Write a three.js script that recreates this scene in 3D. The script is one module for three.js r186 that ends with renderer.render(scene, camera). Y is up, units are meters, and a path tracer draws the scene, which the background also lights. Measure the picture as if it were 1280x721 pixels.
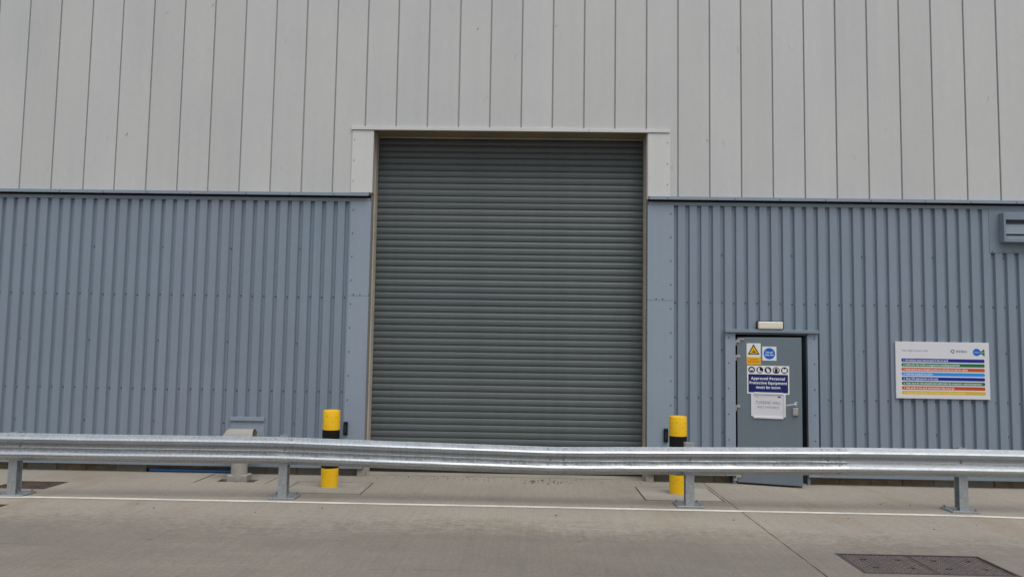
import * as THREE from 'three';
import { mergeGeometries, toCreasedNormals, mergeVertices } from 'three/addons/utils/BufferGeometryUtils.js';
import { RoundedBoxGeometry } from 'three/addons/geometries/RoundedBoxGeometry.js';

// ------------------------------------------------------------ camera, sky, sun, exposure
const R = THREE.MathUtils.degToRad;
const scene = new THREE.Scene();
const camera = new THREE.PerspectiveCamera(39.82, 1024 / 576, 0.1, 600);
camera.rotation.order = 'YXZ';
camera.rotation.set(R(4.4), R(1.2), R(0.92));
camera.position.set(0.25, 1.76, 11.0);
const renderer = new THREE.WebGLRenderer({ antialias: true });
renderer.setSize(1024, 576);
renderer.toneMapping = THREE.LinearToneMapping;
renderer.toneMappingExposure = 1.07;
renderer.shadowMap.enabled = true;

const SUN_EL = R(61), SUN_AZ = R(28);          // in front of the wall, a little to the door's side
const sunDir = new THREE.Vector3(Math.cos(SUN_EL) * Math.sin(SUN_AZ), Math.sin(SUN_EL), Math.cos(SUN_EL) * Math.cos(SUN_AZ));

// seeded noise -------------------------------------------------------------------------
function rng(seed) { let a = seed >>> 0; return () => { a = (a + 0x6D2B79F5) | 0; let t = Math.imul(a ^ (a >>> 15), 1 | a); t = (t + Math.imul(t ^ (t >>> 7), 61 | t)) ^ t; return ((t ^ (t >>> 14)) >>> 0) / 4294967296; }; }
function hash2(i, j, s) { let h = Math.imul(i, 374761393) + Math.imul(j, 668265263) + Math.imul(s, 2147483647 % 69069); h = Math.imul(h ^ (h >>> 13), 1274126177); return ((h ^ (h >>> 16)) >>> 0) / 4294967296; }
function vnoise(x, y, s) {
  const i = Math.floor(x), j = Math.floor(y), fx = x - i, fy = y - j, u = fx * fx * (3 - 2 * fx), v = fy * fy * (3 - 2 * fy);
  const a = hash2(i, j, s), b = hash2(i + 1, j, s), c = hash2(i, j + 1, s), d = hash2(i + 1, j + 1, s);
  return a + (b - a) * u + (c - a) * v + (a - b - c + d) * u * v;
}
function fbm(x, y, s, o = 4) { let t = 0, a = 0.5, n = 0; for (let k = 0; k < o; k++) { t += a * vnoise(x, y, s + k * 17); n += a; a *= 0.5; x *= 2.03; y *= 2.03; } return t / n; }
const clamp = (x, a = 0, b = 1) => Math.min(b, Math.max(a, x));
const sstep = (a, b, x) => { const t = clamp((x - a) / (b - a)); return t * t * (3 - 2 * t); };

{ // bright, thinly broken overcast; the veiled sun brightens the cloud round it
  const W = 512, H = 256, d = new Float32Array(W * H * 4);
  for (let j = 0; j < H; j++) for (let i = 0; i < W; i++) {
    const el = ((j + 0.5) / H - 0.5) * Math.PI, az = ((i + 0.5) / W - 0.5) * 2 * Math.PI;
    const v = [Math.cos(el) * Math.cos(az), Math.sin(el), Math.cos(el) * Math.sin(az)];
    const cosS = v[0] * sunDir.x + v[1] * sunDir.y + v[2] * sunDir.z;
    const up = Math.max(0, v[1]), q = 1 / (up + 0.25);
    const cl = fbm(v[0] * q * 1.6 + 7, v[2] * q * 1.6 + 3, 5, 5);
    let L = 0.34 + 0.68 * up + 0.40 * Math.exp((cosS - 1) * 6) + (cl - 0.5) * 0.22;
    if (v[1] < 0) L = 0.4;
    const k = (j * W + i) * 4, blue = clamp(0.62 - cl) * 0.5;
    d[k] = L * (0.975 - blue * 0.22 - up * 0.03); d[k + 1] = L * (1.0 - blue * 0.06); d[k + 2] = L * (1.03 + blue * 0.1 + up * 0.06); d[k + 3] = 1;
  }
  const t = new THREE.DataTexture(d, W, H, THREE.RGBAFormat, THREE.FloatType);
  t.mapping = THREE.EquirectangularReflectionMapping; t.magFilter = THREE.LinearFilter; t.minFilter = THREE.LinearFilter; t.needsUpdate = true;
  scene.background = t; scene.environment = t;
}
const sun = new THREE.DirectionalLight(new THREE.Color(1, 0.965, 0.91), 1.35);
sun.position.copy(sunDir).multiplyScalar(40); sun.target.position.set(0, 2, 0);
sun.castShadow = true; sun.shadow.radius = 68; sun.shadow.mapSize.set(2048, 2048);
Object.assign(sun.shadow.camera, { left: -16, right: 16, top: 14, bottom: -14, near: 1, far: 90 });
scene.add(sun, sun.target);

// ------------------------------------------------------------ textures
function tex(W, H, fn, srgb = true) {
  const d = new Uint8Array(W * H * 4);
  for (let j = 0; j < H; j++) for (let i = 0; i < W; i++) {
    const c = fn((i + 0.5) / W, (j + 0.5) / H, i, j), k = (j * W + i) * 4;
    for (let m = 0; m < 3; m++) { let v = clamp(Array.isArray(c) ? c[m] : c); if (srgb) v = v <= 0.0031308 ? v * 12.92 : 1.055 * Math.pow(v, 1 / 2.4) - 0.055; d[k + m] = v * 255 + 0.5; }
    d[k + 3] = 255;
  }
  const t = new THREE.DataTexture(d, W, H); t.colorSpace = srgb ? THREE.SRGBColorSpace : THREE.NoColorSpace;
  t.magFilter = THREE.LinearFilter; t.minFilter = THREE.LinearMipmapLinearFilter; t.generateMipmaps = true;
  t.wrapS = t.wrapT = THREE.RepeatWrapping; t.needsUpdate = true; return t;
}
function fit(t, w, h, ox = 0, oy = 0) { t.repeat.set(1 / w, 1 / h); t.offset.set(-ox / w, -oy / h); return t; }   // uv in metres
const mix = (a, b, t) => a + (b - a) * t, mix3 = (a, b, t) => [mix(a[0], b[0], t), mix(a[1], b[1], t), mix(a[2], b[2], t)];

// marks (scratches, spots) stamped into a float mask
function marks(W, H, list) {
  const m = new Float32Array(W * H);
  for (const [x, y, len, ang, wid, s] of list) {
    const n = Math.ceil(len * 2) + 1;
    for (let k = 0; k <= n; k++) {
      const t = k / n, cx = x + Math.cos(ang) * len * (t - 0.5) + Math.sin(t * 5 + x) * len * 0.04, cy = y + Math.sin(ang) * len * (t - 0.5), w = wid * (0.5 + Math.sin(Math.PI * t) * 0.7);
      for (let j = Math.floor(cy - w); j <= cy + w; j++) for (let i = Math.floor(cx - w); i <= cx + w; i++) {
        if (i < 0 || j < 0 || i >= W || j >= H) continue;
        const q = Math.hypot(i - cx, j - cy) / w; if (q < 1) { const p = j * W + i; m[p] = Math.max(m[p], s * (1 - q * q)); }
      }
    }
  }
  return m;
}
// concrete yard: 24 x 16 m, brushed at right angles to the wall, driven on in the lane
const YW = 2048, YH = 1366, Y0X = -12, Y0Z = -0.4;
const laneEdge = (x) => 2.98 + 0.03 * x + 0.035 * (fbm(x * 0.55, 3, 61, 2) - 0.5) * 8;
const yardMarks = (() => {
  const r = rng(41), l = [];
  for (let k = 0; k < 240; k++) { const X = r() * YW, Z = r() * YH * 0.55; l.push([X, Z, 0.5 + r() * 2, r() * 3, 0.7 + r() * 0.9, 0.25 + r() * 0.5]); }
  for (let k = 0; k < 60; k++) { const X = r() * YW, Z = (r() * 5 + 3.2) / 16 * YH; l.push([X, Z, 20 + r() * 90, (r() - 0.5) * 0.12, 0.9 + r() * 1.2, 0.12 + r() * 0.18]); }
  for (let k = 0; k < 26; k++) { const X = r() * YW, Z = (r() * 6 + 2.2) / 16 * YH; for (let q = 0; q < 4; q++) l.push([X + (r() - 0.5) * 7, Z + (r() - 0.5) * 5, 1 + r() * 5, (r() - 0.5), 1.5 + r() * 2.4, 0.1 + r() * 0.22]); }
  return marks(YW, YH, l);
})();
const yardTex = fit(tex(YW, YH, (u, v, i, j) => {
  const x = Y0X + u * 24, z = Y0Z + v * 16;
  const broom = fbm(x * 70, z * 1.6, 11, 2) - 0.5, big = fbm(x * 0.5 + 9, z * 0.7, 21, 4) - 0.5, mid = fbm(x * 2.6, z * 2.6, 31, 4) - 0.5, fine = hash2(i, j, 7) - 0.5;
  let c = mix3([0.335, 0.290, 0.235], [0.280, 0.247, 0.205], clamp(0.5 + big * 2.2 + mid * 0.7));
  let g = 1 + broom * 0.15 + fine * 0.26 + mid * 0.14;
  // tyre film: rubber dust ground into the lane, streaked along the driving direction, patchy where it starts
  const streak = fbm(x * 0.42 + 3, z * 9, 51, 4) - 0.5, patch = fbm(x * 1.1, z * 2.4, 71, 4) - 0.5, grit = fbm(x * 16, z * 26, 76, 2) - 0.5;
  const e = z - laneEdge(x) + streak * 0.32 + patch * 0.25 + grit * 0.7 + fine * 0.8;
  const film = sstep(-0.32, 0.36, e) * clamp(0.86 + streak * 0.5 + patch * 0.35 + grit * 0.35);
  c = mix3(c, [0.146, 0.125, 0.106], film * 0.86);
  g *= 1 + film * (streak * 0.34 + grit * 0.22);
  // brown wash marks running from the shutter
  const wash = sstep(0.56, 0.8, fbm(x * 1.7 + 4, z * 0.9 + 2, 81, 4)) * (1 - film);
  c = mix3(c, [0.262, 0.206, 0.143], wash * 0.55);
  const m = yardMarks[j * YW + i];
  return c.map((t) => t * g * (1 - 0.75 * m));
}), 24, 16, Y0X, -15.6);
// (extruded slab uv: u = x, v = -z, so the rows run from z = 15.6 down; flip the rows to match)
{ const d = yardTex.image.data, row = YW * 4, tmp = new Uint8Array(row); for (let j = 0; j < YH >> 1; j++) { const a = j * row, b = (YH - 1 - j) * row; tmp.set(d.subarray(a, a + row)); d.copyWithin(a, b, b + row); d.set(tmp, b); } }
const yardBump = fit(tex(512, 512, (u, v, i, j) => clamp(0.5 + (fbm(u * 220, v * 5, 12, 2) - 0.5) * 0.6 + (hash2(i, j, 3) - 0.5) * 0.5), false), 2.4, 2.4);

// upper panels: coated steel with faint run marks and scuffs, 16 x 5.2 m
const PW = 2048, PH = 1024;
const panelMarks = (() => {
  const r = rng(77), l = [];
  for (let k = 0; k < 90; k++) l.push([r() * PW, r() * PH, 4 + r() * 22, R(55 + r() * 60), 0.8 + r() * 0.8, 0.06 + r() * 0.2]);
  const at = (x, y, len, a, w, s) => l.push([(x + 8) / 16 * PW, (y - 3.88) / 5.2 * PH, len, R(a), w, s]);
  at(-5.5, 4.72, 9, 72, 1.3, 0.85); at(-5.78, 4.66, 9, 84, 1.0, 0.4); at(-0.53, 6.3, 7, 65, 1.4, 0.8); at(0.58, 6.35, 10, 55, 1.1, 0.55); at(-4.35, 6.62, 13, 70, 1.1, 0.65);
  at(-5.02, 6.5, 16, 58, 1.0, 0.4); at(2.72, 4.72, 9, 90, 1.2, 0.7); at(6.62, 5.35, 22, 80, 0.8, 0.4); at(5.2, 4.9, 14, 80, 0.9, 0.3); at(0.02, 5.9, 30, 76, 1.6, 0.2);
  return marks(PW, PH, l);
})();
const panelTex = fit(tex(PW, PH, (u, v, i, j) => {
  const x = u * 16, y = v * 5.2, run = fbm(x * 11, y * 0.5, 101, 3) - 0.5, blot = fbm(x * 1.1, y * 0.9, 111, 4) - 0.5, spk = fbm(x * 30, y * 16, 121, 2) - 0.5;
  const g = 1 + run * 0.055 + blot * 0.10 + spk * 0.045, m = 1 - 0.78 * panelMarks[j * PW + i], warm = 0.012 * (blot + run);
  return [(0.97 + warm) * g * m * 0.95, 0.97 * g * m * 0.95, (0.97 - warm) * g * m * 0.95];
}), 16, 5.2, -8, 3.88);
// ribbed cladding, 16 x 4 m
const CW = 2048, CH = 512;
const cladMarks = (() => { const r = rng(99), l = []; for (let k = 0; k < 120; k++) l.push([r() * CW, r() * CH, 2 + r() * 10, R(50 + r() * 70), 0.7 + r() * 0.7, 0.15 + r() * 0.55]); return marks(CW, CH, l); })();
const cladTex = fit(tex(CW, CH, (u, v, i, j) => {
  const x = u * 16, y = v * 4, run = fbm(x * 16, y * 0.6, 131, 3) - 0.5, blot = fbm(x * 0.7, y * 1.1, 141, 4) - 0.5, spk = fbm(x * 40, y * 30, 151, 2) - 0.5, tint = fbm(x * 1.3, y * 0.7, 161, 3) - 0.5;
  const g = (1 + run * 0.07 + blot * 0.12 + spk * 0.05) * 0.94, m = cladMarks[j * CW + i] * 0.4;
  return mix3([g * (1 + tint * 0.07), g * (1 - tint * 0.03), g * (1 - tint * 0.02)], [1, 1, 1], m * 0.6);
}), 16, 4, -8, 0);
const shutTex = fit(tex(1024, 1024, (u, v) => { const x = u * 4, y = v * 5, run = fbm(x * 9, y * 0.8, 171, 3) - 0.5, blot = fbm(x * 1.4, y * 2.2, 181, 4) - 0.5, spk = fbm(x * 60, y * 60, 191, 2) - 0.5; const g = 0.93 * (1 + run * 0.16 + blot * 0.22 + spk * 0.10); return [g * (1 + blot * 0.03), g, g * (1 - blot * 0.03)]; }), 4, 5, -2, 0);
// hot-dip zinc: crystals of slightly different tone
function zinc(seed, n, contrast) {
  const r = rng(seed), P = []; for (let k = 0; k < n; k++) P.push([r(), r(), r()]);
  const G = 32, cell = Array.from({ length: G * G }, () => []); P.forEach((p) => { const a = Math.floor(p[0] * G), b = Math.floor(p[1] * G); for (let dx = -1; dx <= 1; dx++) for (let dy = -1; dy <= 1; dy++) cell[((b + dy + G) % G) * G + ((a + dx + G) % G)].push(p); });
  return (u, v) => { let best = 9, val = 0.5; for (const p of cell[Math.min(G - 1, Math.floor(v * G)) * G + Math.min(G - 1, Math.floor(u * G))]) { let dx = Math.abs(u - p[0]), dy = Math.abs(v - p[1]); dx = Math.min(dx, 1 - dx); dy = Math.min(dy, 1 - dy); const q = dx * dx + dy * dy; if (q < best) { best = q; val = p[2]; } } return 0.5 + (val - 0.5) * contrast + (fbm(u * 40, v * 40, seed, 3) - 0.5) * 0.25; };
}
const zA = zinc(5, 2600, 0.7);
const zincCol = fit(tex(512, 512, (u, v) => { const t = zA(u, v), s = fbm(u * 5, v * 14, 201, 4) - 0.5; const g = 0.80 + (t - 0.5) * 0.26 + s * 0.2; return [g, g * 1.005, g * 1.01]; }), 0.6, 0.6);
const zincRough = fit(tex(512, 512, (u, v) => 0.82 + (zA(u, v) - 0.5) * 0.34 + (fbm(u * 6, v * 12, 211, 3) - 0.5) * 0.2, false), 0.6, 0.6);
const concTex = fit(tex(512, 512, (u, v, i, j) => { const b = fbm(u * 5, v * 5, 221, 4) - 0.5, f = hash2(i, j, 9) - 0.5, q = fbm(u * 40, v * 40, 231, 2) - 0.5; const g = 0.9 * (1 + b * 0.35 + f * 0.14 + q * 0.2); return [g, g * (0.985 - b * 0.03), g * (0.965 - b * 0.06)]; }), 1.1, 1.1);
const soilTex = fit(tex(512, 512, (u, v, i, j) => { const b = fbm(u * 9, v * 3, 241, 4), q = fbm(u * 50, v * 30, 251, 2) - 0.5; return mix3([0.20, 0.145, 0.10], [0.30, 0.255, 0.18], b).map((t) => t * (1 + q * 0.5)); }), 1.7, 1.1);
const rustTex = fit(tex(512, 512, (u, v, i, j) => { const b = fbm(u * 12, v * 12, 261, 4), f = hash2(i, j, 13) - 0.5; return mix3([0.088, 0.068, 0.062], [0.056, 0.049, 0.048], clamp((b - 0.35) * 3)).map((t) => t * (1 + f * 0.3)); }), 0.7, 0.7);
const asphaltTex = fit(tex(512, 512, (u, v, i, j) => { const b = fbm(u * 7, v * 7, 271, 4) - 0.5, f = hash2(i, j, 15) - 0.5; return [0.06, 0.057, 0.053].map((t) => t * (1 + b * 0.5 + f * 0.6)); }), 3, 3);

// ------------------------------------------------------------ materials
const M = {};
const std = (o) => new THREE.MeshStandardMaterial({ side: THREE.DoubleSide, ...o });
const lin = (r, g, b) => new THREE.Color().setRGB(r, g, b);
M.yard = std({ map: yardTex, roughness: 0.9, bumpMap: yardBump, bumpScale: 0.0012 });
M.ground = std({ map: asphaltTex, roughness: 0.95 });
M.panel = [0.562, 0.578, 0.570, 0.586].map((g, k) => std({ color: lin(g, g * 0.995, g * (0.968 + k * 0.003)), map: panelTex, roughness: 0.5 }));
M.panelBack = std({ color: lin(0.5, 0.5, 0.49), roughness: 0.6 });
M.whiteTrim = std({ color: lin(0.66, 0.655, 0.635), map: concTex.clone(), roughness: 0.5 });
M.whiteTrim.map = panelTex;
M.clad = [[0.228, 0.277, 0.340], [0.220, 0.274, 0.334], [0.237, 0.281, 0.345]].map((c) => std({ color: lin(...c), map: cladTex, roughness: 0.42 }));
M.flash = std({ color: lin(0.216, 0.263, 0.318), map: cladTex, roughness: 0.4 });
M.trim = std({ color: lin(0.280, 0.335, 0.402), map: cladTex, roughness: 0.4 });
M.screw = std({ color: lin(0.10, 0.11, 0.13), roughness: 0.5, metalness: 0.4 });
M.shutter = [[0.097, 0.113, 0.115], [0.090, 0.107, 0.109], [0.103, 0.118, 0.118]].map((c) => std({ color: lin(...c), map: shutTex, roughness: 0.42 }));
M.rubber = std({ color: lin(0.012, 0.012, 0.013), roughness: 0.8 });
M.tan = std({ color: lin(0.50, 0.465, 0.395), map: concTex, roughness: 0.7 });
M.soffit = std({ color: lin(0.27, 0.22, 0.135), map: soilTex.clone(), roughness: 0.8 });
M.soffit.map = concTex;
M.block = std({ color: lin(0.30, 0.28, 0.25), map: concTex, roughness: 0.95 });
M.plinth = std({ color: lin(0.9, 0.9, 0.9), map: soilTex, roughness: 0.95 });
M.conc = std({ color: lin(0.335, 0.305, 0.26), map: concTex, roughness: 0.92 });
M.concPale = std({ color: lin(0.385, 0.355, 0.31), map: concTex, roughness: 0.92 });
M.inner = std({ color: lin(0.31, 0.29, 0.26), roughness: 0.9 });
M.roof = std({ color: lin(0.42, 0.42, 0.41), roughness: 0.6 });
M.door = std({ color: lin(0.172, 0.212, 0.246), map: cladTex, roughness: 0.38 });
M.steel = std({ color: lin(0.62, 0.62, 0.61), roughness: 0.35, metalness: 0.85 });
M.zinc = std({ color: lin(0.56, 0.58, 0.595), map: zincCol, roughness: 0.40, roughnessMap: zincRough, metalness: 0.86 });
M.zincDull = std({ color: lin(0.56, 0.58, 0.595), map: zincCol, roughness: 0.66, roughnessMap: zincRough, metalness: 0.86 });
M.zincPost = std({ color: lin(0.45, 0.475, 0.49), map: zincCol, roughness: 0.6, roughnessMap: zincRough, metalness: 0.6 });
M.zincBolt = std({ color: lin(0.30, 0.31, 0.32), roughness: 0.55, metalness: 0.7 });
M.yellow = std({ color: lin(0.92, 0.535, 0.004), roughness: 0.38 });
M.yellow.map = fit(tex(512, 512, (u, v, i, j) => { const b = fbm(u * 6, v * 6, 601, 4) - 0.5, q = sstep(0.70, 0.82, fbm(u * 22 + 3, v * 34, 611, 3)), f = hash2(i, j, 19) - 0.5; const g = 0.96 * (1 + b * 0.16 + f * 0.05); return mix3([g, g * (1 - b * 0.05), g], [0.34, 0.32, 0.5], q * 0.55); }), 0.9, 0.9);
M.black = new THREE.MeshPhysicalMaterial({ color: lin(0.008, 0.008, 0.009), roughness: 0.5, specularIntensity: 0.45, side: THREE.DoubleSide });
M.pvc = std({ color: lin(0.018, 0.11, 0.30), roughness: 0.4 });
M.iron = std({ map: rustTex, roughness: 0.75, metalness: 0.25 });
M.ironWorn = std({ color: lin(2.2, 2.1, 2.1), map: rustTex, roughness: 0.55, metalness: 0.35 });
M.ironBrown = std({ color: lin(1.0, 0.78, 0.66), map: rustTex, roughness: 0.9 });
M.cream = new THREE.MeshPhysicalMaterial({ color: lin(0.78, 0.745, 0.62), roughness: 0.35, side: THREE.DoubleSide });
M.white = std({ color: lin(0.74, 0.74, 0.75), roughness: 0.4 });
M.paint = std({ color: lin(0.76, 0.73, 0.66), map: concTex, roughness: 0.8 });
M.pipeGrey = std({ color: lin(0.38, 0.36, 0.335), map: concTex, roughness: 0.85 });
M.leaf = std({ color: lin(0.045, 0.035, 0.025), roughness: 0.9 });

// ------------------------------------------------------------ helpers
const used = {};
function numbered(n) { used[n] = (used[n] ?? -1) + 1; return used[n] ? `${n}_${String(used[n]).padStart(3, '0')}` : n; }
function metreUV(g) {                                     // uv in metres from the way each face points
  if (g.index) g = g.toNonIndexed();
  const p = g.attributes.position, n = p.count, uv = new Float32Array(n * 2), a = new THREE.Vector3(), b = new THREE.Vector3(), c = new THREE.Vector3(), e = new THREE.Vector3();
  for (let k = 0; k < n; k += 3) {
    a.fromBufferAttribute(p, k); b.fromBufferAttribute(p, k + 1); c.fromBufferAttribute(p, k + 2);
    e.copy(b).sub(a).cross(c.clone().sub(a));
    const X = Math.abs(e.x), Y = Math.abs(e.y), Z = Math.abs(e.z);
    [a, b, c].forEach((q, m) => { const w = (k + m) * 2; if (Z >= X && Z >= Y) { uv[w] = q.x; uv[w + 1] = q.y; } else if (X >= Y) { uv[w] = q.z; uv[w + 1] = q.y; } else { uv[w] = q.x; uv[w + 1] = q.z; } });
  }
  g.setAttribute('uv', new THREE.BufferAttribute(uv, 2)); return g;
}
function bx(x0, x1, y0, y1, z0, z1, bev = 0) {
  const w = x1 - x0, h = y1 - y0, d = z1 - z0;
  let g = bev ? new RoundedBoxGeometry(w, h, d, 2, bev) : new THREE.BoxGeometry(w, h, d);
  g.translate((x0 + x1) / 2, (y0 + y1) / 2, (z0 + z1) / 2); return metreUV(g);
}
function cyl(r0, r1, h, seg = 24) { return metreUV(new THREE.CylinderGeometry(r0, r1, h, seg)); }
function merge(list) { const l = list.map((g) => { const c = g.index ? g.toNonIndexed() : g; for (const k of Object.keys(c.attributes)) if (!['position', 'normal', 'uv'].includes(k)) c.deleteAttribute(k); return c; }); return mergeGeometries(l); }
function mesh(name, geo, mat, parent) {
  const o = new THREE.Mesh(Array.isArray(geo) ? merge(geo) : geo, mat); o.castShadow = o.receiveShadow = true;
  o.name = parent === scene ? numbered(name) : name; parent.add(o); return o;
}
function structure(name, geo, mat, label) { const o = mesh(name, geo, mat, scene); o.userData = { kind: 'structure', label, category: name.split('_').pop() }; return o; }
function thing(name, label, category, pos = [0, 0, 0], turn = 0, group) {
  const o = new THREE.Group(); o.name = numbered(name); o.position.set(...pos); o.rotation.y = turn; scene.add(o);
  o.userData = { label, category }; if (group) o.userData.group = group; return o;
}
// a profile in (x, z), run straight up from y0 to y1; flat faces, optional ends
function runUp(profile, y0, y1, closed) {
  const P = [], n = profile.length, last = closed ? n : n - 1;
  for (let k = 0; k < last; k++) { const [xa, za] = profile[k], [xb, zb] = profile[(k + 1) % n]; P.push(xa, y0, za, xb, y0, zb, xb, y1, zb, xa, y0, za, xb, y1, zb, xa, y1, za); }
  if (closed) for (const [y, s] of [[y0, 1], [y1, -1]]) { const tri = THREE.ShapeUtils.triangulateShape(profile.map((q) => new THREE.Vector2(...q)), []); for (const t of tri) for (const q of s > 0 ? t : [t[2], t[1], t[0]]) P.push(profile[q][0], y, profile[q][1]); }
  const g = new THREE.BufferGeometry(); g.setAttribute('position', new THREE.Float32BufferAttribute(P, 3)); g.computeVertexNormals(); return metreUV(g);
}
// a closed profile in (z, y), swept along a list of [x, y, z]
function sweepX(profile, path, crease = 0.7) {
  const P = [], I = [], n = profile.length, m = path.length;
  for (const [x, y, z] of path) for (const [pz, py] of profile) P.push(x, y + py, z + pz);
  for (let s = 0; s < m - 1; s++) for (let k = 0; k < n; k++) { const a = s * n + k, b = s * n + (k + 1) % n, c = a + n, d = b + n; I.push(a, c, b, b, c, d); }
  const tri = THREE.ShapeUtils.triangulateShape(profile.map((q) => new THREE.Vector2(...q)), []);
  for (const t of tri) { I.push(t[0], t[1], t[2]); I.push((m - 1) * n + t[2], (m - 1) * n + t[1], (m - 1) * n + t[0]); }
  let g = new THREE.BufferGeometry(); g.setAttribute('position', new THREE.Float32BufferAttribute(P, 3)); g.setIndex(I);
  g = metreUV(g); return toCreasedNormals(g, crease);
}

// ------------------------------------------------------------ ground and yard
const DOOR = { x: 3.118, z: 0.01, turn: -R(19), n: 0.83 };
{
  const g = new THREE.PlaneGeometry(400, 400); g.rotateX(-Math.PI / 2); g.translate(0, -0.035, 0);
  structure('ground', metreUV(g), M.ground, 'dark asphalt ground under and around the concrete yard');
}
const rect = (S, x0, x1, z0, z1) => { const p = new S(); p.moveTo(x0, -z0); p.lineTo(x0, -z1); p.lineTo(x1, -z1); p.lineTo(x1, -z0); p.closePath(); return p; };
function slab(x0, x1, z0, z1, holes, y0, y1, bev = 0, ragged = 0) {
  const s = rect(THREE.Shape, x0, x1, z0, z1);
  if (ragged) { s.curves.length = 0; const e = []; for (let z = z0; z < z1; z += 0.05) e.push([(ragged > 0 ? x1 : x0) + 0.009 * (fbm(z * 9, ragged, 701, 3) - 0.5), -z]); e.push([ragged > 0 ? x1 : x0, -z1]); const f = ragged > 0 ? x0 : x1; s.setFromPoints([[f, -z0], ...e, [f, -z1]].map((q) => new THREE.Vector2(...q))); } for (const h of holes) s.holes.push(rect(THREE.Path, ...h));
  const g = new THREE.ExtrudeGeometry(s, { depth: y1 - y0 - bev, bevelEnabled: bev > 0, bevelThickness: bev, bevelSize: bev, bevelOffset: -bev, bevelSegments: 1 });
  g.rotateX(-Math.PI / 2); g.translate(0, y0, 0); return g.toNonIndexed ? (g.index ? g.toNonIndexed() : g) : g;
}
const J = 0.018;   // open joints
const pads = [[-2.70, -1.75, 0.51, 1.29], [1.69, 2.605, 0.42, 1.31]];
const covers = [[-6.21, -5.55, 0.86, 1.38], [-6.02, -5.36, 2.32, 2.85], [3.01, 4.27, 3.70, 4.33]];
const open = (r, j = J) => [r[0] - j, r[1] + j, r[2] - j * 1.6, r[3] + j * 1.6];
structure('concrete_slab', slab(-12, 2.6565, -0.4, 15.6, [...pads.map((p) => open(p)), [-4.020, -3.998, 0.02, 0.72], [-3.098, -3.084, 0.22, 0.70], [-3.76, -3.27, 0.40, 0.62], open(covers[0], 0.004), open(covers[1], 0.004)], -0.03, 0, 0, 1), M.yard, 'broad brushed concrete yard slab in front of the roller shutter');
structure('concrete_slab', slab(2.6665, 12, -0.4, 15.6, [open(covers[2], 0.004)], -0.03, 0, 0, -1), M.yard, 'brushed concrete yard slab in front of the grey door, past the joint');
structure('concrete_pad', slab(...pads[0], [], -0.03, 0.002), M.conc, 'square concrete pad round the bollard near the vent pipe');
structure('concrete_pad', slab(...pads[1], [], -0.03, 0.003), M.concPale, 'paler square concrete pad round the bollard near the grey door');
{ // white line, hand painted: edges waver a little and have worn through in places
  const P = [], I = []; let n = 0;
  for (let x = -11; x <= 11.001; x += 0.04) {
    const bend = x > 4.6 ? 0.05 * (x - 4.6) ** 2 : x < -4.6 ? 0.03 * (x + 4.6) ** 2 : 0;
    const c = 1.885 + bend + 0.012 * (vnoise(x * 0.8, 2, 301) - 0.5), w = 0.043 + 0.01 * (fbm(x * 6, 1, 311, 3) - 0.5);
    P.push(x, 0.004, c - w + 0.008 * (vnoise(x * 14, 9, 321) - 0.5), x, 0.004, c + w + 0.008 * (vnoise(x * 14, 5, 331) - 0.5));
    if (n) { const a = (n - 1) * 2; I.push(a, a + 1, a + 2, a + 2, a + 1, a + 3); } n++;
  }
  const g = new THREE.BufferGeometry(); g.setAttribute('position', new THREE.Float32BufferAttribute(P, 3)); g.setIndex(I); g.computeVertexNormals();
  structure('road_marking', metreUV(g), M.paint, 'thin white painted line along the foot of the crash barrier');
}

// ------------------------------------------------------------ the building
const B = thing('industrial_building', 'large industrial shed with pale grey upper panels over blue-grey ribbed cladding', 'building');
const WL = -12, WR = 12, TOP = 9.0;
// structural walls, roof and dark inside
mesh('wall', [
  bx(WL, -1.985, 0, TOP, -0.36, -0.14), bx(1.905, 3.06, 0, TOP, -0.36, -0.14), bx(4.10, WR, 0, TOP, -0.36, -0.14), bx(3.06, 4.10, 2.06, TOP, -0.36, -0.14), bx(-1.985, 1.905, 4.86, TOP, -0.36, -0.14),
], M.plinth, B);
mesh('side_wall', bx(WL - 0.2, WL, -0.03, TOP, -12, 0.0), M.roof, B);
mesh('side_wall', bx(WR, WR + 0.2, -0.03, TOP, -12, 0.0), M.roof, B);
mesh('rear_wall', bx(WL - 0.2, WR + 0.2, -0.03, TOP, -12.2, -12), M.roof, B);
mesh('roof', bx(WL - 0.35, WR + 0.35, TOP, TOP + 0.22, -12.35, 0.14), M.roof, B);
mesh('floor', bx(WL, WR, -0.03, -0.002, -12, -0.41), M.inner, B);

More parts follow.
